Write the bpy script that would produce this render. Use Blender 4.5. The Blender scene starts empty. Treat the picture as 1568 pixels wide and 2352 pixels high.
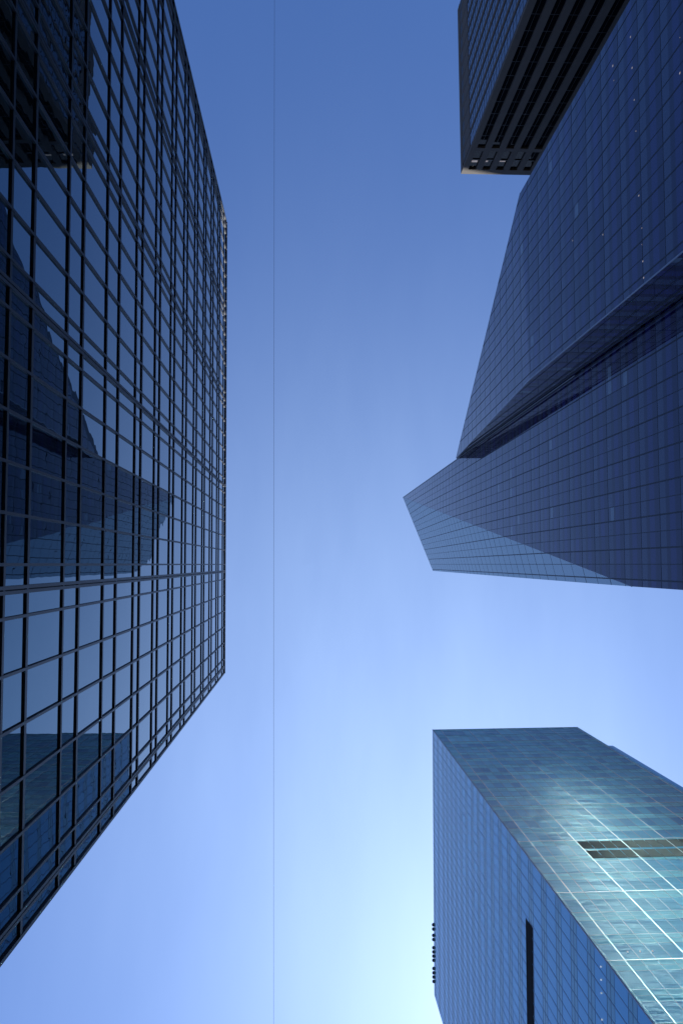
import bpy, math, random
from mathutils import Vector, Matrix

random.seed(7)
scene = bpy.context.scene
COL = scene.collection

# ------------------------------------------------------------------ camera
EYE = 1.6                                    # the lens stands 1.6 m above the street
F_PX, CX, CY = 1894.0, 784.0, 1176.0         # focal length and centre in pixels of the 1568 x 2352 photograph
ZX, ZY = 708.0, 1296.0                       # where the verticals of the street meet
zc = Vector(((ZX - CX) / F_PX, (ZY - CY) / F_PX, 1.0)).normalized()
xc = (Vector((1, 0, 0)) - zc * zc.x).normalized()
yc = zc.cross(xc)
ROT = Matrix((xc, yc, zc))                   # world = ROT @ (right, down, forward)
right, down, fwd = (Vector((ROT[0][i], ROT[1][i], ROT[2][i])) for i in range(3))
cam_data = bpy.data.cameras.new("camera")
cam_data.sensor_fit = 'VERTICAL'
cam_data.sensor_height = 22.3
cam_data.lens = 22.3 * F_PX / 2352.0
cam_data.clip_start = 0.1
cam_data.clip_end = 6000
cam = bpy.data.objects.new("camera", cam_data)
COL.objects.link(cam)
m = Matrix.Identity(4)
for i in range(3):
    m[i][0], m[i][1], m[i][2] = right[i], -down[i], -fwd[i]
m[2][3] = EYE
cam.matrix_world = m
scene.camera = cam

# ------------------------------------------------------------------ sky, sun, exposure
SUN = Vector((0.45, 1.0, 1.7)).normalized()
world = bpy.data.worlds.new("World")
scene.world = world
world.use_nodes = True
nt = world.node_tree
bg = nt.nodes["Background"]
sky = nt.nodes.new("ShaderNodeTexSky")
sky.sky_type = 'NISHITA'
sky.sun_disc = False
sky.sun_elevation = math.asin(SUN.z)
sky.sun_rotation = math.atan2(SUN.x, SUN.y)
sky.altitude = 50
sky.air_density = 1.0
sky.dust_density = 0.7
sky.ozone_density = 4.0
tint = nt.nodes.new("ShaderNodeMix")
tint.data_type = 'RGBA'
tint.blend_type = 'MULTIPLY'
tint.inputs[0].default_value = 1.0
tint.inputs[7].default_value = (0.512, 0.717, 1.06, 1)
nt.links.new(sky.outputs[0], tint.inputs[6])
# a thin veil of high cloud east of overhead, thickest in one broad patch and faintly streaked
VEIL = ROT @ Vector(((930 - CX) / F_PX, (1650 - CY) / F_PX, 1.0))
VEIL.normalize()
co = nt.nodes.new("ShaderNodeTexCoord")
dot = nt.nodes.new("ShaderNodeVectorMath")
dot.operation = 'DOT_PRODUCT'
dot.inputs[1].default_value = VEIL
nt.links.new(co.outputs["Generated"], dot.inputs[0])


def wmath(op, a, b):
    n = nt.nodes.new("ShaderNodeMath")
    n.operation = op
    for i, v in enumerate((a, b)):
        if isinstance(v, (int, float)):
            n.inputs[i].default_value = v
        else:
            nt.links.new(v, n.inputs[i])
    return n.outputs[0]


patch = wmath('POWER', math.e, wmath('DIVIDE', wmath('SUBTRACT', dot.outputs["Value"], 1.0), 0.10))
squash = nt.nodes.new("ShaderNodeMapping")
squash.inputs["Scale"].default_value = (9.0, 2.2, 3.0)
squash.inputs["Rotation"].default_value = (0, 0, 0.25)
nt.links.new(co.outputs["Generated"], squash.inputs["Vector"])
wisp = nt.nodes.new("ShaderNodeTexNoise")
wisp.inputs["Scale"].default_value = 1.3
wisp.inputs["Detail"].default_value = 5
wisp.inputs["Roughness"].default_value = 0.55
nt.links.new(squash.outputs[0], wisp.inputs["Vector"])
veil = wmath('MULTIPLY', patch, wmath('ADD', wmath('MULTIPLY', wisp.outputs[0], 0.5), 0.75))
vcol = nt.nodes.new("ShaderNodeVectorMath")
vcol.operation = 'SCALE'
vcol.inputs[0].default_value = (1.42, 1.82, 2.15)
nt.links.new(veil, vcol.inputs["Scale"])
total = nt.nodes.new("ShaderNodeVectorMath")
total.operation = 'ADD'
nt.links.new(tint.outputs[2], total.inputs[0])
nt.links.new(vcol.outputs[0], total.inputs[1])
nt.links.new(total.outputs[0], bg.inputs["Color"])
bg.inputs["Strength"].default_value = 0.12

sun_data = bpy.data.lights.new("sun", 'SUN')
sun_data.energy = 5.0
sun_data.angle = math.radians(0.5)
sun_data.color = (1.0, 0.955, 0.89)
sun = bpy.data.objects.new("sun", sun_data)
sun.rotation_euler = SUN.to_track_quat('Z', 'Y').to_euler()
sun.location = (0, 0, 400)
COL.objects.link(sun)

scene.view_settings.view_transform = 'Standard'
scene.view_settings.look = 'None'
scene.view_settings.gamma = 1
scene.view_settings.use_curve_mapping = False
scene.view_settings.exposure = 0.45
scene.render.engine = 'CYCLES'
scene.cycles.max_bounces = 8
scene.cycles.glossy_bounces = 6
scene.cycles.sample_clamp_indirect = 20.0
scene.cycles.blur_glossy = 0.1
scene.cycles.caustics_reflective = True
scene.cycles.use_denoising = True


# ------------------------------------------------------------------ materials
def mat(name):
    mt = bpy.data.materials.new(name)
    mt.use_nodes = True
    t = mt.node_tree
    return mt, t, t.nodes["Principled BSDF"]


def rgba(c):
    return (c[0], c[1], c[2], 1)


def math_node(t, op, a, b=None):
    n = t.nodes.new("ShaderNodeMath")
    n.operation = op
    for i, v in enumerate((a, b)):
        if v is None:
            continue
        if isinstance(v, (int, float)):
            n.inputs[i].default_value = v
        else:
            t.links.new(v, n.inputs[i])
    return n.outputs[0]


def glass(name, dark, light, ior=2.2, rough=0.0, stretch=None, wave=0.0006, wave_scale=0.9, pillow=0.0008, frit=None,
          metallic=0.0, blinds=None, share=0.0, coat=(1, 1, 1)):
    """Coated curtain-wall glass: dark body, mirror coat, slightly wavy panes, each pane a little different."""
    mt, t, p = mat(name)
    geo = t.nodes.new("ShaderNodeNewGeometry")
    mix = t.nodes.new("ShaderNodeMix")
    mix.data_type = 'RGBA'
    mix.inputs[6].default_value = rgba(dark)
    mix.inputs[7].default_value = rgba(light)
    t.links.new(geo.outputs["Random Per Island"], mix.inputs[0])
    colour = mix.outputs[2]
    uv = t.nodes.new("ShaderNodeUVMap")
    sep = t.nodes.new("ShaderNodeSeparateXYZ")
    t.links.new(uv.outputs[0], sep.inputs[0])
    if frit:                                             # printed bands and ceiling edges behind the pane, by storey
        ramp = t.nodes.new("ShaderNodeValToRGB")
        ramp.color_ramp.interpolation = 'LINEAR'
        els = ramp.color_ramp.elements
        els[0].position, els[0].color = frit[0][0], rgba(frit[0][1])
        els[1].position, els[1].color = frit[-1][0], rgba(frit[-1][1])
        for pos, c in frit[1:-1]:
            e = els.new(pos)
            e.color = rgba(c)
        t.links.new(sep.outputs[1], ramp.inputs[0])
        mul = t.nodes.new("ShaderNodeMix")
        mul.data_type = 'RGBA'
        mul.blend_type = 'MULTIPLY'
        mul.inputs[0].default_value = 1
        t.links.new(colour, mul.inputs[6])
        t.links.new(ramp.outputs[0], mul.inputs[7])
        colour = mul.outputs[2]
    if blinds:                                           # a few panes with a pale blind part-way down
        frac = math_node(t, 'FRACT', math_node(t, 'MULTIPLY', geo.outputs["Random Per Island"], 37.7))
        on = math_node(t, 'LESS_THAN', frac, share)
        hi = math_node(t, 'GREATER_THAN', sep.outputs[1], 0.62)
        lo = math_node(t, 'LESS_THAN', sep.outputs[1], 0.84)
        fac = math_node(t, 'MULTIPLY', on, math_node(t, 'MULTIPLY', hi, lo))
        bl = t.nodes.new("ShaderNodeMix")
        bl.data_type = 'RGBA'
        bl.inputs[7].default_value = rgba(blinds)
        t.links.new(fac, bl.inputs[0])
        t.links.new(colour, bl.inputs[6])
        colour = bl.outputs[2]
    t.links.new(colour, p.inputs["Base Color"])
    p.inputs["IOR"].default_value = ior
    p.inputs["Roughness"].default_value = rough
    p.inputs["Specular Tint"].default_value = rgba(coat)
    p.inputs["Metallic"].default_value = metallic
    noise = t.nodes.new("ShaderNodeTexNoise")
    noise.inputs["Scale"].default_value = wave_scale
    noise.inputs["Detail"].default_value = 1.0
    if stretch:                                          # drawn glass: long flat waves along the storeys
        mp = t.nodes.new("ShaderNodeMapping")
        mp.inputs["Scale"].default_value = stretch
        t.links.new(geo.outputs["Position"], mp.inputs["Vector"])
        t.links.new(mp.outputs[0], noise.inputs["Vector"])
        noise.inputs["Detail"].default_value = 3.0
    else:
        t.links.new(geo.outputs["Position"], noise.inputs["Vector"])
    du = math_node(t, 'SUBTRACT', sep.outputs[0], 0.5)
    dv = math_node(t, 'SUBTRACT', sep.outputs[1], 0.5)
    r2 = math_node(t, 'ADD', math_node(t, 'MULTIPLY', du, du), math_node(t, 'MULTIPLY', dv, dv))
    h = math_node(t, 'ADD', math_node(t, 'MULTIPLY', noise.outputs[0], wave), math_node(t, 'MULTIPLY', r2, pillow))
    bump = t.nodes.new("ShaderNodeBump")
    bump.inputs["Strength"].default_value = 1.0
    bump.inputs["Distance"].default_value = 1.0
    t.links.new(h, bump.inputs["Height"])
    t.links.new(bump.outputs[0], p.inputs["Normal"])
    return mt


def solid(name, c, rough=0.5, metallic=0.0, var=0.25, scale=1.5, spec=0.5):
    mt, t, p = mat(name)
    geo = t.nodes.new("ShaderNodeNewGeometry")
    noise = t.nodes.new("ShaderNodeTexNoise")
    noise.inputs["Scale"].default_value = scale
    noise.inputs["Detail"].default_value = 5
    t.links.new(geo.outputs["Position"], noise.inputs["Vector"])
    mix = t.nodes.new("ShaderNodeMix")
    mix.data_type = 'RGBA'
    mix.inputs[6].default_value = rgba([v * (1 - var) for v in c])
    mix.inputs[7].default_value = rgba([v * (1 + var) for v in c])
    t.links.new(noise.outputs[0], mix.inputs[0])
    t.links.new(mix.outputs[2], p.inputs["Base Color"])
    p.inputs["Roughness"].default_value = rough
    p.inputs["Metallic"].default_value = metallic
    p.inputs["Specular IOR Level"].default_value = spec
    return mt


def lamp(name, c, strength):
    mt, t, p = mat(name)
    p.inputs["Base Color"].default_value = rgba(c)
    p.inputs["Emission Color"].default_value = rgba(c)
    p.inputs["Emission Strength"].default_value = strength
    return mt


M = dict(
    bronze_glass=glass("bronze_glass", (0.006, 0.007, 0.007), (0.012, 0.013, 0.014), ior=2.1, coat=(0.04, 0.6, 1.0), wave=0.0007, wave_scale=1.7, pillow=0.0012),
    bronze_metal=solid("bronze_metal", (0.026, 0.022, 0.022), 0.42, 0.0, 0.3, 1.2, 0.35),
    coping=solid("coping", (0.42, 0.36, 0.30), 0.6),
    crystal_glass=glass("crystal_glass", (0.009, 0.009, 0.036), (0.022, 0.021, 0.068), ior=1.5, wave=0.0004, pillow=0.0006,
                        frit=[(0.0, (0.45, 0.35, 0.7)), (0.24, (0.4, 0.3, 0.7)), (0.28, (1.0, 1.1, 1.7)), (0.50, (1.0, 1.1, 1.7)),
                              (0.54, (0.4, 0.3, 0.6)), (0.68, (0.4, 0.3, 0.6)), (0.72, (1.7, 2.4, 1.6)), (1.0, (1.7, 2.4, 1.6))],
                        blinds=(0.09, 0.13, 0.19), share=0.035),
    pale_glass=glass("pale_glass", (0.010, 0.018, 0.034), (0.016, 0.026, 0.045), ior=4.6, coat=(0.75, 0.92, 1.0), wave=0.0004, pillow=0.0006),
    mirror_glass=glass("mirror_glass", (0.50, 0.92, 0.91), (0.62, 0.98, 0.97), rough=0.24, metallic=1.0),
    crystal_metal=solid("crystal_metal", (0.014, 0.018, 0.030), 0.5, 0.0, 0.25, 1.5, 0.3),
    edge_metal=solid("edge_metal", (0.16, 0.19, 0.25), 0.35, 0.3),
    teal_glass=glass("teal_glass", (0.03, 0.17, 0.34), (0.05, 0.24, 0.43), ior=2.5, coat=(0.25, 0.72, 1.0), rough=0.05, wave=0.0005, pillow=0.0006),
    teal_spandrel=glass("teal_spandrel", (0.035, 0.16, 0.20), (0.06, 0.22, 0.25), ior=2.1, coat=(0.2, 0.6, 1.0), rough=0.05, wave=0.0005, pillow=0.0004),
    rough_glass=glass("rough_glass", (0.035, 0.20, 0.38), (0.11, 0.42, 0.58), ior=1.16, coat=(0.2, 0.6, 1.0), rough=0.24, wave=0.2, wave_scale=0.9, pillow=0.006, stretch=(0.14, 0.14, 1.0)),
    rough_spandrel=glass("rough_spandrel", (0.08, 0.34, 0.46), (0.20, 0.58, 0.66), ior=1.16, coat=(0.3, 0.8, 1.0), rough=0.28, wave=0.2, wave_scale=0.9, pillow=0.005, stretch=(0.14, 0.14, 1.0)),
    teal_metal=solid("teal_metal", (0.10, 0.12, 0.15), 0.3, 0.7),
    bright_metal=solid("bright_metal", (0.42, 0.43, 0.45), 0.36, 1.0, 0.1),
    blue_metal=solid("blue_metal", (0.05, 0.12, 0.22), 0.4, 0.0, 0.15),
    louvre=solid("louvre", (0.026, 0.018, 0.019), 0.7, 0.0, 0.4, 2.0, 0.25),
    stone=solid("stone", (0.060, 0.047, 0.038), 0.8, 0.0, 0.18, 0.5),
    black_glass=glass("black_glass", (0.003, 0.003, 0.004), (0.006, 0.006, 0.008), ior=1.1, wave=0.0005),
    blue_glass=glass("blue_glass", (0.006, 0.010, 0.028), (0.012, 0.018, 0.045), ior=1.6, wave=0.0005),
    black_metal=solid("black_metal", (0.015, 0.014, 0.014), 0.5),
    matt_black=solid("matt_black", (0.008, 0.008, 0.009), 0.9, 0.0, 0.3, 1.5, 0.1),
    asphalt=solid("asphalt", (0.05, 0.05, 0.052), 0.9, 0.0, 0.3, 0.8),
    paving=solid("paving", (0.24, 0.23, 0.22), 0.85, 0.0, 0.2, 0.7),
    soil=solid("soil", (0.10, 0.10, 0.095), 0.95, 0.0, 0.3, 0.05),
    warm_lamp_or_glint=lamp("warm_lamp_or_glint", (1.0, 0.74, 0.55), 0.09),
    white_lamp=lamp("white_lamp", (1.0, 0.98, 0.95), 0.35),
)


# ------------------------------------------------------------------ mesh helpers
def up(v):
    """A point measured from the eye, put into the world (ground at z = 0)."""
    return Vector((v[0], v[1], v[2] + EYE))


def link(name, verts, faces, material, parent=None, uvs=None, kind=None):
    """One mesh object; verts are world points, its origin sits at their middle."""
    c = Vector((0, 0, 0))
    for v in verts:
        c += Vector(v)
    c /= len(verts)
    me = bpy.data.meshes.new(name)
    me.from_pydata([Vector(v) - c for v in verts], [], faces)
    if uvs:
        layer = me.uv_layers.new(name="UVMap")
        k = 0
        for f in uvs:
            for u in f:
                layer.data[k].uv = u
                k += 1
    me.materials.append(M[material])
    o = bpy.data.objects.new(name, me)
    COL.objects.link(o)
    if parent is not None:
        o.parent = parent
        o.location = c - parent.location
    else:
        o.location = c
    if kind:
        o["kind"] = kind
    return o


def thing(name, label, cat, loc):
    o = bpy.data.objects.new(name, None)
    COL.objects.link(o)
    o.location = loc
    o["label"], o["category"] = label, cat
    return o


def box(x0, x1, y0, y1, z0, z1):
    v = [Vector((x, y, z)) for z in (z0, z1) for (x, y) in ((x0, y0), (x1, y0), (x1, y1), (x0, y1))]
    f = [(3, 2, 1, 0), (4, 5, 6, 7), (0, 1, 5, 4), (1, 2, 6, 5), (2, 3, 7, 6), (3, 0, 4, 7)]
    return v, f


def hull(name, pts, material, parent):
    import bmesh
    bm = bmesh.new()
    for p in pts:
        bm.verts.new(p)
    bmesh.ops.convex_hull(bm, input=bm.verts)
    bm.verts.ensure_lookup_table()
    used = [v for v in bm.verts if v.link_faces]
    idx = {v: i for i, v in enumerate(used)}
    verts = [v.co.copy() for v in used]
    faces = [[idx[v] for v in f.verts] for f in bm.faces]
    bm.free()
    return link(name, verts, faces, material, parent)


def project(p):
    """Photograph pixel of a point measured from the eye (None low down or behind)."""
    x, y, z = p.dot(right), p.dot(down), p.dot(fwd)
    if z < 4:
        return None
    return (CX + F_PX * x / z, CY + F_PX * y / z)


def clip(poly, inside, cut):
    out = []
    for i, p in enumerate(poly):
        q = poly[(i + 1) % len(poly)]
        a, b = inside(p), inside(q)
        if a:
            out.append(p)
        if a != b:
            out.append(cut(p, q))
    return out


def clip_half(poly, nx, ny, d):
    """Keep nx*s + ny*t <= d."""
    def val(p):
        return nx * p[0] + ny * p[1] - d

    def cut(p, q):
        a, b = val(p), val(q)
        k = a / (a - b)
        return (p[0] + (q[0] - p[0]) * k, p[1] + (q[1] - p[1]) * k)
    return clip(poly, lambda p: val(p) <= 0, cut)


def clip_poly(poly, by):
    """Clip by a convex counter-clockwise polygon."""
    n = len(by)
    for i in range(n):
        (x0, y0), (x1, y1) = by[i], by[(i + 1) % n]
        nx, ny = (y1 - y0), -(x1 - x0)
        poly = clip_half(poly, nx, ny, nx * x0 + ny * y0)
        if len(poly) < 3:
            return []
    return poly


def area(poly):
    return 0.5 * sum(p[0] * q[1] - q[0] * p[1] for p, q in zip(poly, poly[1:] + poly[:1]))


def shown(points, normal):
    """Rough size in the photograph of a face, zero when it looks away or lies outside."""
    if points[0].dot(normal) >= 0:
        return 0.0
    px = [project(p) for p in points]
    if any(p is None for p in px):
        return 0.0
    for nx, ny, d in ((-1, 0, 0), (1, 0, 1568), (0, -1, 0), (0, 1, 2352)):
        px = clip_half(px, nx, ny, d)
        if len(px) < 3:
            return 0.0
    return abs(area(px))


class Building:
    """Collects panes and bars of one building; the hundred of a kind that show largest become parts of their own."""

    def __init__(self, root):
        self.root = root
        self.rec = {}

    def add(self, name, material, size, verts, faces, uvs=None):
        self.rec.setdefault((name, material), []).append((size, verts, faces, uvs))

    def finish(self):
        names = {}
        for (name, material), items in self.rec.items():
            names.setdefault(name, []).extend((it, material) for it in items)
        for name, items in names.items():
            items.sort(key=lambda r: -r[0][0])
            for (size, verts, faces, uvs), material in items[:100]:
                link(name, verts, faces, material, self.root, uvs)
            rest = {}
            for (size, verts, faces, uvs), material in items[100:]:
                rest.setdefault(material, []).append((verts, faces, uvs))
            for material, group in rest.items():
                vs, fs, us = [], [], []
                for verts, faces, uvs in group:
                    k = len(vs)
                    vs += verts
                    fs += [tuple(i + k for i in f) for f in faces]
                    if uvs:
                        us += uvs
                link(name, vs, fs, material, self.root, us or None, kind="stuff")


def facade(b, O, a, c, n, poly, s_bars, t_bars, pane="window_pane", pane_mat="bronze_glass", row_mat=None, heavy_mat=None, s_name="mullion",
           t_name="transom", bar_mat="bronze_metal", tilt=0.0016, skip=None, front=0.03):
    """Curtain wall on the plane O + s*a + t*c. s_bars / t_bars: (position, width, depth) of each bar; panes fill the cells."""
    O, a, c, n = Vector(O), Vector(a), Vector(c), Vector(n).normalized()
    if area(poly) < 0:
        poly = poly[::-1]
    smin, smax = min(p[0] for p in poly), max(p[0] for p in poly)
    tmin, tmax = min(p[1] for p in poly), max(p[1] for p in poly)

    def at(s, t, h):
        return O + a * s + c * t + n * h
    flip = a.cross(c).dot(n) < 0
    ss = sorted({smin, smax} | {q[0] for q in s_bars if smin < q[0] < smax})
    ts = sorted({tmin, tmax} | {q[0] for q in t_bars if tmin < q[0] < tmax})
    for i in range(len(ss) - 1):
        for j in range(len(ts) - 1):
            s0, s1, t0, t1 = ss[i], ss[i + 1], ts[j], ts[j + 1]
            if s1 - s0 < 0.15 or t1 - t0 < 0.15:
                continue
            g = 0.012
            if skip and skip((s0 + s1) / 2, (t0 + t1) / 2):
                continue
            cell = clip_poly([(s0 + g, t0 + g), (s1 - g, t0 + g), (s1 - g, t1 - g), (s0 + g, t1 - g)], poly)
            if len(cell) < 3 or abs(area(cell)) < 0.02:
                continue
            al, be = random.gauss(0, tilt), random.gauss(0, tilt)
            sc, tc = (s0 + s1) / 2, (t0 + t1) / 2
            fr = [at(s, t, front + al * (s - sc) + be * (t - tc)) for s, t in cell]
            bk = [at(s, t, 0.004) for s, t in cell]
            k = len(cell)
            uv = [((s - s0) / (s1 - s0), (t - t0) / (t1 - t0)) for s, t in cell]
            order = list(range(k))
            faces = [tuple(order) if not flip else tuple(order[::-1])]
            uvs = [[uv[q] for q in faces[0]]]
            for q in range(k):
                r = (q + 1) % k
                fc = (q, q + k, r + k, r) if not flip else (r, r + k, q + k, q)
                faces.append(fc)
                uvs.append([uv[z % k] for z in fc])
            mname = row_mat(sc, tc) if row_mat else pane_mat
            nm = pane
            if isinstance(mname, tuple):
                nm, mname = mname
            b.add(nm, mname, shown(fr, n), [up(v) for v in fr + bk], faces, uvs)

    def bar(name, p, q, wdir, w, depth, material):
        h = wdir.normalized() * (w / 2)
        v = [p - h - n * 0.02, p + h - n * 0.02, p + h + n * depth, p - h + n * depth,
             q - h - n * 0.02, q + h - n * 0.02, q + h + n * depth, q - h + n * depth]
        f = [(0, 1, 2, 3), (7, 6, 5, 4), (0, 4, 5, 1), (1, 5, 6, 2), (2, 6, 7, 3), (3, 7, 4, 0)]
        if (q - p).cross(h).dot(n) > 0:
            f = [x[::-1] for x in f]
        size = shown([v[3], v[2], v[6], v[7]], n) + 0.001 * (p - q).length
        b.add(name, material, size, [up(x) for x in v], f)

    for s, w, depth in s_bars:
        hit = clip_poly([(s - 1e-4, tmin - 1), (s + 1e-4, tmin - 1), (s + 1e-4, tmax + 1), (s - 1e-4, tmax + 1)], poly)
        if len(hit) > 2:
            lo, hi = min(p[1] for p in hit), max(p[1] for p in hit)
            if hi - lo > 0.1:
                bar(s_name, at(s, lo, 0), at(s, hi, 0), a, w, depth, heavy_mat if heavy_mat and w > 0.105 else bar_mat)
    for t, w, depth in t_bars:
        hit = clip_poly([(smin - 1, t - 1e-4), (smax + 1, t - 1e-4), (smax + 1, t + 1e-4), (smin - 1, t + 1e-4)], poly)
        if len(hit) > 2:
            lo, hi = min(p[0] for p in hit), max(p[0] for p in hit)
            if hi - lo > 0.1:
                bar(t_name, at(lo, t, 0), at(hi, t, 0), c, w, depth - 0.004, heavy_mat if heavy_mat and w > 0.105 else bar_mat)


def rod(name, p, q, r, material, parent=None, n=8):
    p, q = Vector(p), Vector(q)
    d = (q - p).normalized()
    u = d.orthogonal().normalized()
    w = d.cross(u)
    v, f = [], []
    for e in (p, q):
        for i in range(n):
            an = 2 * math.pi * i / n
            v.append(e + (u * math.cos(an) + w * math.sin(an)) * r)
    for i in range(n):
        j = (i + 1) % n
        f.append((i, j, j + n, i + n))
    f.append(tuple(range(n))[::-1])
    f.append(tuple(range(n, 2 * n)))
    return link(name, v, f, material, parent)


# ------------------------------------------------------------------ the ground
def sheet(name, x0, x1, y0, y1, z, material):
    o = link(name, [Vector((x0, y0, z)), Vector((x1, y0, z)), Vector((x1, y1, z)), Vector((x0, y1, z))], [(0, 1, 2, 3)], material)
    o["kind"] = "structure"
    return o


sheet("ground", -3000, 3000, -3000, 3000, -0.02, "soil")
sheet("road", 3.0, 23.0, -600, 600, 0.0, "asphalt")
for x0, x1, y0, y1 in ((-80, 3.0, -400, 13), (-80, 3.0, 31, 400), (23.0, 110, -400, 7), (23.0, 110, 31, 400)):
    v, f = box(x0, x1, y0, y1, 0.0, 0.14)
    o = link("pavement", v, f, "paving")
    o["kind"] = "structure"

# ------------------------------------------------------------------ bronze glass office block (left)
root = thing("office_block", "low dark bronze office block with heavy black mullions, mirroring the towers across the street",
             "office building", (-6.3, -9.0, 0))
B = Building(root)
TOP_L = 61.5
skew = 0.0042                                       # the front stands half a degree off the street line


def front_x(y):
    return -6.245 + skew * y


Y0, Y1 = -26.15, 8.05
v = [Vector((front_x(Y0), Y0, 0)), Vector((front_x(Y1), Y1, 0)), Vector((-42, Y1, 0)), Vector((-42, Y0, 0))]
v += [x + Vector((0, 0, TOP_L + EYE)) for x in v]
link("wall", v, [(3, 2, 1, 0), (4, 5, 6, 7), (0, 1, 5, 4), (1, 2, 6, 5), (2, 3, 7, 6), (3, 0, 4, 7)], "black_metal", root)
storeys = [61.5 - 0.0, 57.44, 53.51, 49.55, 45.84, 42.02, 38.18, 34.42, 30.70, 26.97, 22.63, 18.54, 14.45, 10.4, 6.4, 2.4]
t_bars = []
for z in storeys[1:]:
    t_bars += [(z, 0.14, 0.075), (z + 2.66, 0.115, 0.075)]
t_bars.append((TOP_L - 0.06, 0.12, 0.085))
doubles = [-25.55, -18.82, -12.25, -5.83, 0.54, 7.52]
s_bars = []
for k, d in enumerate(doubles):
    s_bars += [(d - 0.052, 0.078, 0.083), (d + 0.052, 0.078, 0.083)]
    if k + 1 < len(doubles):
        step = (doubles[k + 1] - d) / 6
        s_bars += [(d + step * (i + 0.5), 0.066, 0.083) for i in range(6)]
s_bars += [(Y0 + 0.05, 0.09, 0.083), (Y1 - 0.05, 0.09, 0.083)]
facade(B, (-6.245, 0, 0), (skew, 1, 0), (0, 0, 1), (1, -skew, 0), [(Y0, -1.4), (Y1, -1.4), (Y1, TOP_L), (Y0, TOP_L)],
       s_bars, t_bars, pane_mat="bronze_glass", bar_mat="bronze_metal", tilt=0.0013)
B.finish()
v = [up((front_x(y) + dx, y, z)) for z in (TOP_L + 0.002, TOP_L + 0.30) for (y, dx) in ((Y0, -0.02), (Y1, -0.02), (Y1, -0.6), (Y0, -0.6))]
link("coping", v, [(3, 2, 1, 0), (4, 5, 6, 7), (0, 1, 5, 4), (1, 2, 6, 5), (2, 3, 7, 6), (3, 0, 4, 7)], "coping", root)
for d in range(-26, 9):
    y = d + 0.05
    if y < Y0 + 0.1 or y > Y1 - 0.1:
        continue
    v, f = box(front_x(y) - 0.03, front_x(y) + 0.10, y - 0.05, y + 0.05, TOP_L + EYE + 0.004, TOP_L + EYE + 0.36)
    link("rail_post", v, f, "bronze_metal", root)
v = [up((front_x(y) + dx, y, z)) for z in (TOP_L + 0.361, TOP_L + 0.45) for (y, dx) in ((Y0, 0.10), (Y1, 0.10), (Y1, -0.03), (Y0, -0.03))]
link("roof_rail", v, [(3, 2, 1, 0), (4, 5, 6, 7), (0, 1, 5, 4), (1, 2, 6, 5), (2, 3, 7, 6), (3, 0, 4, 7)], "bronze_metal", root)

# ------------------------------------------------------------------ faceted crystal tower (right)
root = thing("crystal_tower", "tall faceted dark blue glass tower with a pointed top and slanting chamfered corner",
             "skyscraper", (45, -20, 0))
B = Building(root)
P1 = Vector((33.0, -23.45, 286.8))
P2 = Vector((38.3, 2.03, 253.0))
P3 = Vector((33.0, 2.27, 83.35))
S_END = 66.0
S_KNEE = 45.0
S_TOP = P2.z - 2.7 * (S_END - S_KNEE)
low = -EYE
hull("wall", [up(q) for q in ((33, -23.45, low), (33, 2.27, low), P3, P1, P2, (S_END, 2.03, low), (S_END, 2.03, S_TOP), (S_KNEE, 2.03, P2.z),
                              (S_END, -23.45, low), (S_END, -23.45, 236))], "crystal_metal", root)
Q0, Q2, Q3 = (28.2, -23.6, 102.85), (28.2, -49.65, 106.6), (33.0, -23.6, 181.5)
QT = (30.3, -21.82, 167.6)                             # tip of the wing's leaning facet
QM = tuple(QT[i] + (Q2[i] - QT[i]) * (23.6 - 21.82) / (49.65 - 21.82) for i in range(3))
hull("wing", [up(q) for q in ((28.2, -23.6, low), (28.2, -49.65, low), Q0, Q2, QM, Q3, (S_END, -23.6, low),
                              (S_END, -49.65, low), (S_END, -23.6, 175), (S_END, -49.65, 106.6))], "crystal_metal", root)
hull("overhang", [up(q) for q in (Q0, QM, QT, Q3)], "crystal_metal", root)
v, f = box(S_END + 0.01, 130, -49, 1.5, 0, 238)
link("rear_sky_blocker", v, f, "crystal_metal", root)  # unseen block added to darken the stone tower's window reflections
# unseen block added on the roof to shade the stone tower's south face
v = [up(q) for q in ((53, -22.5, 225), (84, -22.5, 225), (84, -13, 225), (53, -13, 225),
                     (53, -22.5, 267.0), (84, -22.5, 277.0), (84, -13, 277.0), (53, -13, 267.0))]
link("roof_shade_block", v, [(3, 2, 1, 0), (4, 5, 6, 7), (0, 1, 5, 4), (1, 2, 6, 5), (2, 3, 7, 6), (3, 0, 4, 7)], "crystal_metal", root)
STOREY, ZREF = 4.45, 62.8
levels = [ZREF + STOREY * k for k in range(-15, 51)]
t_thin = [(z, 0.075, 0.045) for z in levels]
s_A = [(1.55 - 1.55 * k, 0.14 if k % 2 == 0 else 0.07, 0.05 if k % 2 == 0 else 0.045) for k in range(17)]
kw = dict(pane_mat="crystal_glass", bar_mat="crystal_metal", tilt=0.0012)
# west face: s = y, t = z
facade(B, (33, 0, 0), (0, 1, 0), (0, 0, 1), (-1, 0, 0), [(-23.45, low), (2.27, low), (2.27, 83.35), (-23.45, 286.8)], s_A, t_thin, **kw)
# chamfer: the plane through P1, P2, P3 written as x(y, z)
n_ch = (P2 - P1).cross(P3 - P1)
if n_ch.x > 0:
    n_ch = -n_ch
ay, az = -n_ch.y / n_ch.x, -n_ch.z / n_ch.x
ox = P1.x - ay * P1.y - az * P1.z
facade(B, (ox, 0, 0), (ay, 1, 0), (az, 0, 1), n_ch, [(P1.y, P1.z), (P2.y, P2.z), (P3.y, P3.z)], s_A, t_thin, **dict(kw, pane_mat="pale_glass"))
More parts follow.
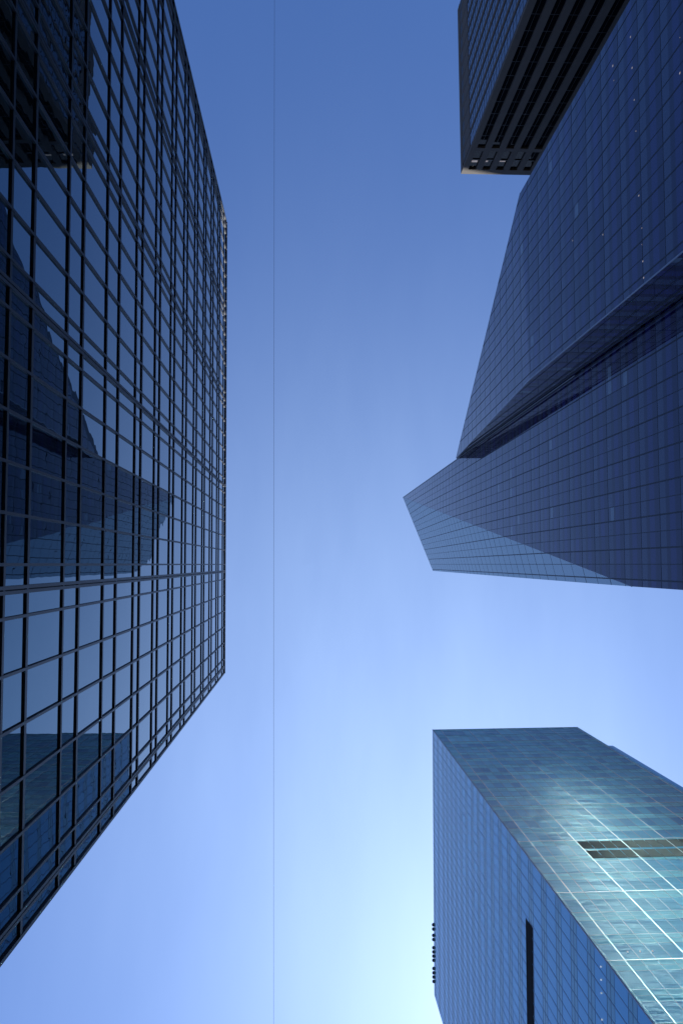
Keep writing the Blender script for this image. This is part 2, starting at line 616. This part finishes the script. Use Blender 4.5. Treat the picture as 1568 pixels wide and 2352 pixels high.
# wing, street face
s_B = [(-24.35 - 1.52 * k, 0.13 if k % 2 == 0 else 0.07, 0.05 if k % 2 == 0 else 0.045) for k in range(17)]
facade(B, (28.2, 0, 0), (0, 1, 0), (0, 0, 1), (-1, 0, 0), [(-49.65, low), (-23.6, low), (-23.6, 102.85), (-49.65, 106.6)], s_B, t_thin, **kw)
# wing, leaning upper facet: the plane through Q0, Q3, Q2 written as x(y, z)
qa, qb, qc = Vector(Q0), Vector(QT), Vector(Q2)
n_w = (qb - qa).cross(qc - qa)
if n_w.x > 0:
    n_w = -n_w
wy, wz = -n_w.y / n_w.x, -n_w.z / n_w.x
facade(B, (qa.x - wy * qa.y - wz * qa.z, 0, 0), (wy, 1, 0), (wz, 0, 1), n_w, [(qa.y, qa.z), (qb.y, qb.z), (qc.y, qc.z)], s_B, t_thin, **kw)
# wing, return face between street face and tower (s = x)
s_R = [(28.85, 0.07, 0.05), (30.4, 0.07, 0.05), (31.85, 0.14, 0.16), (32.55, 0.14, 0.16)]
facade(B, (0, -23.6, 0), (1, 0, 0), (0, 0, 1), (0, 1, 0), [(28.2, low), (33.0, low), (33.0, 181.5), (28.2, 102.85)], s_R, t_thin, **kw)
qa, qb, qc = Vector(Q0), Vector(QT), Vector(Q3)
n_u = (qb - qa).cross(qc - qa)
if n_u.y < 0:
    n_u = -n_u
ux, uz = -n_u.x / n_u.y, -n_u.z / n_u.y
facade(B, (0, qa.y - ux * qa.x - uz * qa.z, 0), (1, ux, 0), (0, uz, 1), n_u, [(qa.x, qa.z), (qb.x, qb.z), (qc.x, qc.z)], s_R, t_thin, **kw)
# south face in the sun (s = x)
facade(B, (0, 2.27, 0), (1, 0, 0), (0, (2.03 - 2.27) / 170.0, 1), (0, 1, 0),
       [(33.0, low), (S_END, low), (S_END, S_TOP), (S_KNEE, P2.z), (P2.x, P2.z), (33.0, 83.35)],
       [(33 + 1.55 * k, 0.07, 0.045) for k in range(1, 22)], t_thin, pane_mat="mirror_glass", bar_mat="crystal_metal", tilt=0.012,
       front=0.05)
B.finish()
# bright metal trims on the corners
for name, p, q, w in (("corner_trim", (28.17, -23.57, low), (28.17, -23.57, 102.85), 0.07), ("corner_trim", (28.17, -23.57, 102.85), QT, 0.06),
                      ("corner_trim", P1, P3, 0.05), ("roof_trim", P1, P2, 0.06), ("roof_trim", QT, Q2, 0.06),
                      ("corner_trim", (32.98, -23.42, 100), P1, 0.05)):
    rod(name, up(p), up(q), w, "edge_metal", root, 6)
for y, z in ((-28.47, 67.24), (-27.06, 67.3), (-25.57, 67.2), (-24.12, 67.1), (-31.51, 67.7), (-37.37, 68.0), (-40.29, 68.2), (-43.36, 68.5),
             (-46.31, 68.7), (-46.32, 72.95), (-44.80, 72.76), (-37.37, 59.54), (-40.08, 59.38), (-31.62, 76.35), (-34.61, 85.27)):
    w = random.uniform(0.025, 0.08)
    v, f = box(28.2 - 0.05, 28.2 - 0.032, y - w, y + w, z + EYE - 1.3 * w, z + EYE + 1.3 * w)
    link("ceiling_light_or_glint", v, f, "warm_lamp_or_glint", root)

# ------------------------------------------------------------------ teal glass tower (bottom right)
root = thing("teal_glass_tower", "blue-green flat roofed glass tower with a patch of reflected sunlight on its side", "skyscraper",
             (45, 68, 0))
B = Building(root)
XW, YN, YS, TOP = 28.69, 38.08, 97.2, 192.0
nsk = -0.0099


def north_y(x):
    return YN + nsk * (x - XW)


XE = 62.45
base = [(XW, YN), (XE, north_y(XE)), (XE, YS), (XW + 3.0, YS + 3.0), (XW, YS)]
base = [(XW, YN), (XW, YS), (XW + 3.5, YS + 7), (XE, YS + 7), (XE, north_y(XE))]
hull("wall", [Vector((x, y, z)) for x, y in base for z in (0, TOP + EYE)], "teal_metal", root)
v, f = box(XE + 0.002, XE + 1.05, north_y(XE) + 0.02, YS, 0, 172.4 + EYE)
link("side_bay", v, f, "teal_glass", root)
main = [191.7, 178.48, 163.05, 147.1, 131.5, 114.87, 97.14, 80.74, 64.5, 48.2, 32.0, 15.8, 0.0]
t_bars = []
spandrel = []
for i, z in enumerate(main):
    w = 0.12 if i else 0.10
    t_bars.append((z, w, 0.075))
    nxt = main[i + 1] if i + 1 < len(main) else None
    subs = [z]
    if nxt is not None:
        k = 3 if i else 2
        for q in range(1, k):
            zz = z + (nxt - z) * q / k
            t_bars.append((zz, 0.08, 0.055))
            subs.append(zz)
    for zz in subs:
        spandrel.append((zz - 2.05, zz))
        t_bars += [(zz - 1.02, 0.05, 0.045), (zz - 2.05, 0.05, 0.045)]


def row(s, t):
    for lo, hi in spandrel:
        if lo < t < hi:
            return ("spandrel_panel", "teal_spandrel")
    return ("window_pane", "teal_glass")


def row_north(s, t):
    name, material = row(s, t)
    return (name, material.replace("teal", "rough"))


kw = dict(bar_mat="teal_metal", tilt=0.0016, row_mat=row)
s_N = [(36.72 - 6.25 + 1.5625 * k, 0.11 if k % 4 == 0 else 0.05, 0.08 if k % 4 == 0 else 0.05) for k in range(-1, 21)]
s_N = [q for q in s_N if XW + 0.1 < q[0] < XE - 0.1]
facade(B, (XW, YN, 0), (1, nsk, 0), (0, 0, 1), (nsk, -1, 0), [(0, low), (XE - XW, low), (XE - XW, TOP), (0, TOP)],
       [(q[0] - XW, q[1], q[2]) for q in s_N], t_bars, skip=lambda s, t: s + XW > 36.7 and (111.7 < t < 114.2 or 107.8 < t < 110.6), **dict(kw, row_mat=row_north, heavy_mat="bright_metal"))
s_W = [(YN + 1.6 * k, 0.08 if k % 2 else 0.11, 0.05) for k in range(1, 37)]
facade(B, (XW, 0, 0), (0, 1, 0), (0, 0, 1), (-1, 0, 0), [(YN, low), (YS, low), (YS, TOP), (YN, TOP)], s_W, [(z, min(w, 0.08), 0.05) for z, w, d in t_bars],
       skip=lambda s, t: s > 46.2 and 107.3 < t < 110.6, **dict(kw, bar_mat="blue_metal"))
B.finish()
for z0, z1 in ((111.5, 114.3), (107.85, 110.7)):
    for k in range(17):
        x0 = 36.82 + 1.5625 * k
        x1 = min(x0 + 1.46, XE - 0.05)
        if x1 - x0 < 0.2:
            continue
        v, f = box(x0, x1, north_y(x0) - 0.075, north_y(x0) + 0.3, z0 + EYE, z1 + EYE)
        link("louvre_panel", v, f, "louvre", root)
v, f = box(XW - 0.075, XW + 0.3, 46.45, YS - 3, 107.55 + EYE, 110.55 + EYE)
link("louvre_slot", v, f, "matt_black", root)  # matt near-black panel laid over the slot band
rod("corner_trim", (XW - 0.02, YN - 0.02, 0), (XW - 0.02, YN - 0.02, TOP + EYE), 0.09, "edge_metal", root, 8)
for y in (39.22, 40.465, 41.71, 44.21):
    v, f = box(XW - 0.14, XW - 0.06, y - 0.055, y + 0.055, 82.1 + EYE - 0.055, 82.1 + EYE + 0.055)
    link("facade_light", v, f, "white_lamp", root)
for x in (31.36, 32.59, 33.83):
    v, f = box(x - 0.06, x + 0.06, north_y(x) - 0.14, north_y(x) - 0.06, 82.3 + EYE - 0.06, 82.3 + EYE + 0.06)
    link("facade_light", v, f, "white_lamp", root)


def lamp_head(y):
    """Round floodlight head leaning out over the roof edge on a short bracket."""
    c = Vector((XW - 0.06, y, TOP + EYE + 0.30))
    prof = [(0.0, -0.36), (0.24, -0.34), (0.37, -0.18), (0.39, 0.05), (0.33, 0.22), (0.20, 0.33), (0.09, 0.37), (0.08, 0.50), (0.0, 0.51)]
    n = 14
    ax = Vector((-0.25, -0.35, -0.9)).normalized()
    u = ax.orthogonal().normalized()
    w = ax.cross(u)
    v, f = [], []
    for r, h in prof:
        for i in range(n):
            an = 2 * math.pi * i / n
            v.append(c - ax * h + (u * math.cos(an) + w * math.sin(an)) * max(r, 0.004))
    for j in range(len(prof) - 1):
        for i in range(n):
            k = (i + 1) % n
            f.append((j * n + i, j * n + k, (j + 1) * n + k, (j + 1) * n + i))
    o = link("floodlight", v, f, "black_metal", root)
    for p in o.data.polygons:
        p.use_smooth = True
    return o


for y in (81.91, 82.87, 84.26, 85.18, 86.98, 87.91, 88.83, 89.75, 91.55, 92.51, 93.43, 94.39):
    o = lamp_head(y)
    v, f = box(XW + 0.05, XW + 0.75, y - 0.04, y + 0.04, TOP + EYE + 0.004, TOP + EYE + 0.14)
    br = link("bracket", v, f, "black_metal", None)
    br.parent = o
    br.location = br.location - o.location - root.location

# ------------------------------------------------------------------ stone tower with black window strips (top right)
root = thing("stone_tower", "dark stone office tower with black vertical window strips and a sunlit parapet corner", "office tower",
             (50, -100, 0))
B = Building(root)
XS, YSF, YNF, TOPS = 32.1, -82.7, -118.9, 169.0
wsk = 0.011


def west_x(y):
    return XS + wsk * (y - YSF)


REC = 0.45
XEND = 76.0
REC_W = 0.16
base = [(XS + REC_W, YSF - REC), (west_x(YNF) + REC_W, YNF + REC), (XEND - REC, YNF + REC), (XEND - REC, YSF - REC)]
hull("wall", [Vector((x, y, z)) for x, y in base for z in (0, TOPS - 0.5 + EYE)], "black_metal", root)
# south face: piers, sill band, parapet
PITCH, W0 = 2.88, 33.28
piers = [(XS, W0)] + [(W0 + 1.62 + PITCH * k, W0 + PITCH * (k + 1)) for k in range(14)]
for x0, x1 in piers:
    v, f = box(x0, x1, YSF - REC - 0.1, YSF, 0, 167.0 + EYE)
    link("pier", v, f, "stone", root)
for k in range(14):
    x0 = W0 + PITCH * k
    v, f = box(x0 - 0.05, x0 + 1.67, YSF - REC - 0.1, YSF - 0.012, 158.05 + EYE, 159.3 + EYE)
    link("sill_band", v, f, "stone", root)
    for z0, z1 in ((163.2, 163.5),):
        v, f = box(x0 - 0.05, x0 + 1.67, YSF - REC - 0.1, YSF - 0.25, z0 + EYE, z1 + EYE)
        link("window_bar", v, f, "black_metal", root)
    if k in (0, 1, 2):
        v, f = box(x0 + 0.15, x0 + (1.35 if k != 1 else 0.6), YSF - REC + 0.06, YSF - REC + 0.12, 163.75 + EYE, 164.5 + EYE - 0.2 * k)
        link("ceiling_light_or_glint", v, f, "warm_lamp_or_glint", root)  # glowing box added for the bright glint in this window
z_lv = [(158.0 - 3.95 * k, 0.10, 0.05) for k in range(0, 41)] + [(159.4, 0.05, 0.05), (163.35, 0.05, 0.05)]
facade(B, (0, YSF - REC, 0), (1, 0, 0), (0, 0, 1), (0, 1, 0), [(W0, low), (XEND - 1, low), (XEND - 1, 167), (W0, 167)],
       [(W0 + PITCH * k + 0.8, 0.05, 0.04) for k in range(14)], z_lv, pane_mat="black_glass", bar_mat="black_metal", s_name="mullion")
v, f = box(XS - 0.003, XEND, YSF - 0.75, YSF + 0.003, 167.0 + EYE, TOPS + EYE)
link("parapet", v, f, "stone", root)
# west face: fins, windows up to 159.4, plain ribbed top with small openings under the parapet
facade(B, (XS + REC_W - wsk * YSF, 0, 0), (wsk, 1, 0), (0, 0, 1), (-1, wsk, 0), [(YNF, low), (YSF - 1, low), (YSF - 1, 159.4), (YNF, 159.4)],
       [(YSF - 1.0 - 3.02 * k - 1.5, 0.06, 0.05) for k in range(12)], [(158.0 - 1.975 * k, 0.12, 0.06) for k in range(0, 81)],
       pane="strip_pane", pane_mat="blue_glass", bar_mat="black_metal", s_name="strip_mullion", t_name="strip_transom")
B.finish()


def west_box(y0, y1, d0, d1, z0, z1):
    v = [Vector((west_x(y) + d, y, z + EYE)) for z in (z0, z1) for (y, d) in ((y0, d0), (y0, d1), (y1, d1), (y1, d0))]
    return v, [(3, 2, 1, 0), (4, 5, 6, 7), (0, 1, 5, 4), (1, 2, 6, 5), (2, 3, 7, 6), (3, 0, 4, 7)]


for k in range(12):
    yc_ = YSF - 0.9 - 3.02 * k
    if k:
        v, f = west_box(yc_ - 0.26, yc_ + 0.26, 0.0, REC_W + 0.1, low, 167.0)
        link("fin", v, f, "stone", root)
    y0, y1 = yc_ - 3.02 + 0.261, yc_ - 0.261
    if k == 11:
        y0 = YNF
    v, f = west_box(y0, y1, 0.06, REC_W + 0.1, 159.4, 167.0)
    link("spandrel_panel", v, f, "stone", root)
    for q in (0.3, 1.2):
        v, f = west_box(y0 + q, y0 + q + 0.75, 0.05, 0.2, 164.6, 166.6)
        link("vent_opening", v, f, "black_metal", root)
v, f = west_box(YNF, YSF - 0.752, -0.003, 0.7, 167.0, TOPS)
link("parapet", v, f, "stone", root)

# ------------------------------------------------------------------ overhead cable
pts = []
cable_v, cable_f = [], []
N, RAD = 40, 0.0017
for i in range(N + 1):
    y = -60 + 120.0 * i / N
    c = Vector((-0.50 + 0.0045 * y + 0.00006 * y * y, y, 12.0 + EYE + 0.0004 * y * y))
    for k in range(6):
        an = 2 * math.pi * k / 6
        cable_v.append(c + Vector((math.cos(an) * RAD, 0, math.sin(an) * RAD)))
for i in range(N):
    for k in range(6):
        j = (k + 1) % 6
        cable_f.append((i * 6 + k, i * 6 + j, (i + 1) * 6 + j, (i + 1) * 6 + k))
o = link("overhead_cable", cable_v, cable_f, "black_metal")
o["label"], o["category"] = "thin black cable strung along the street across the open sky", "cable"
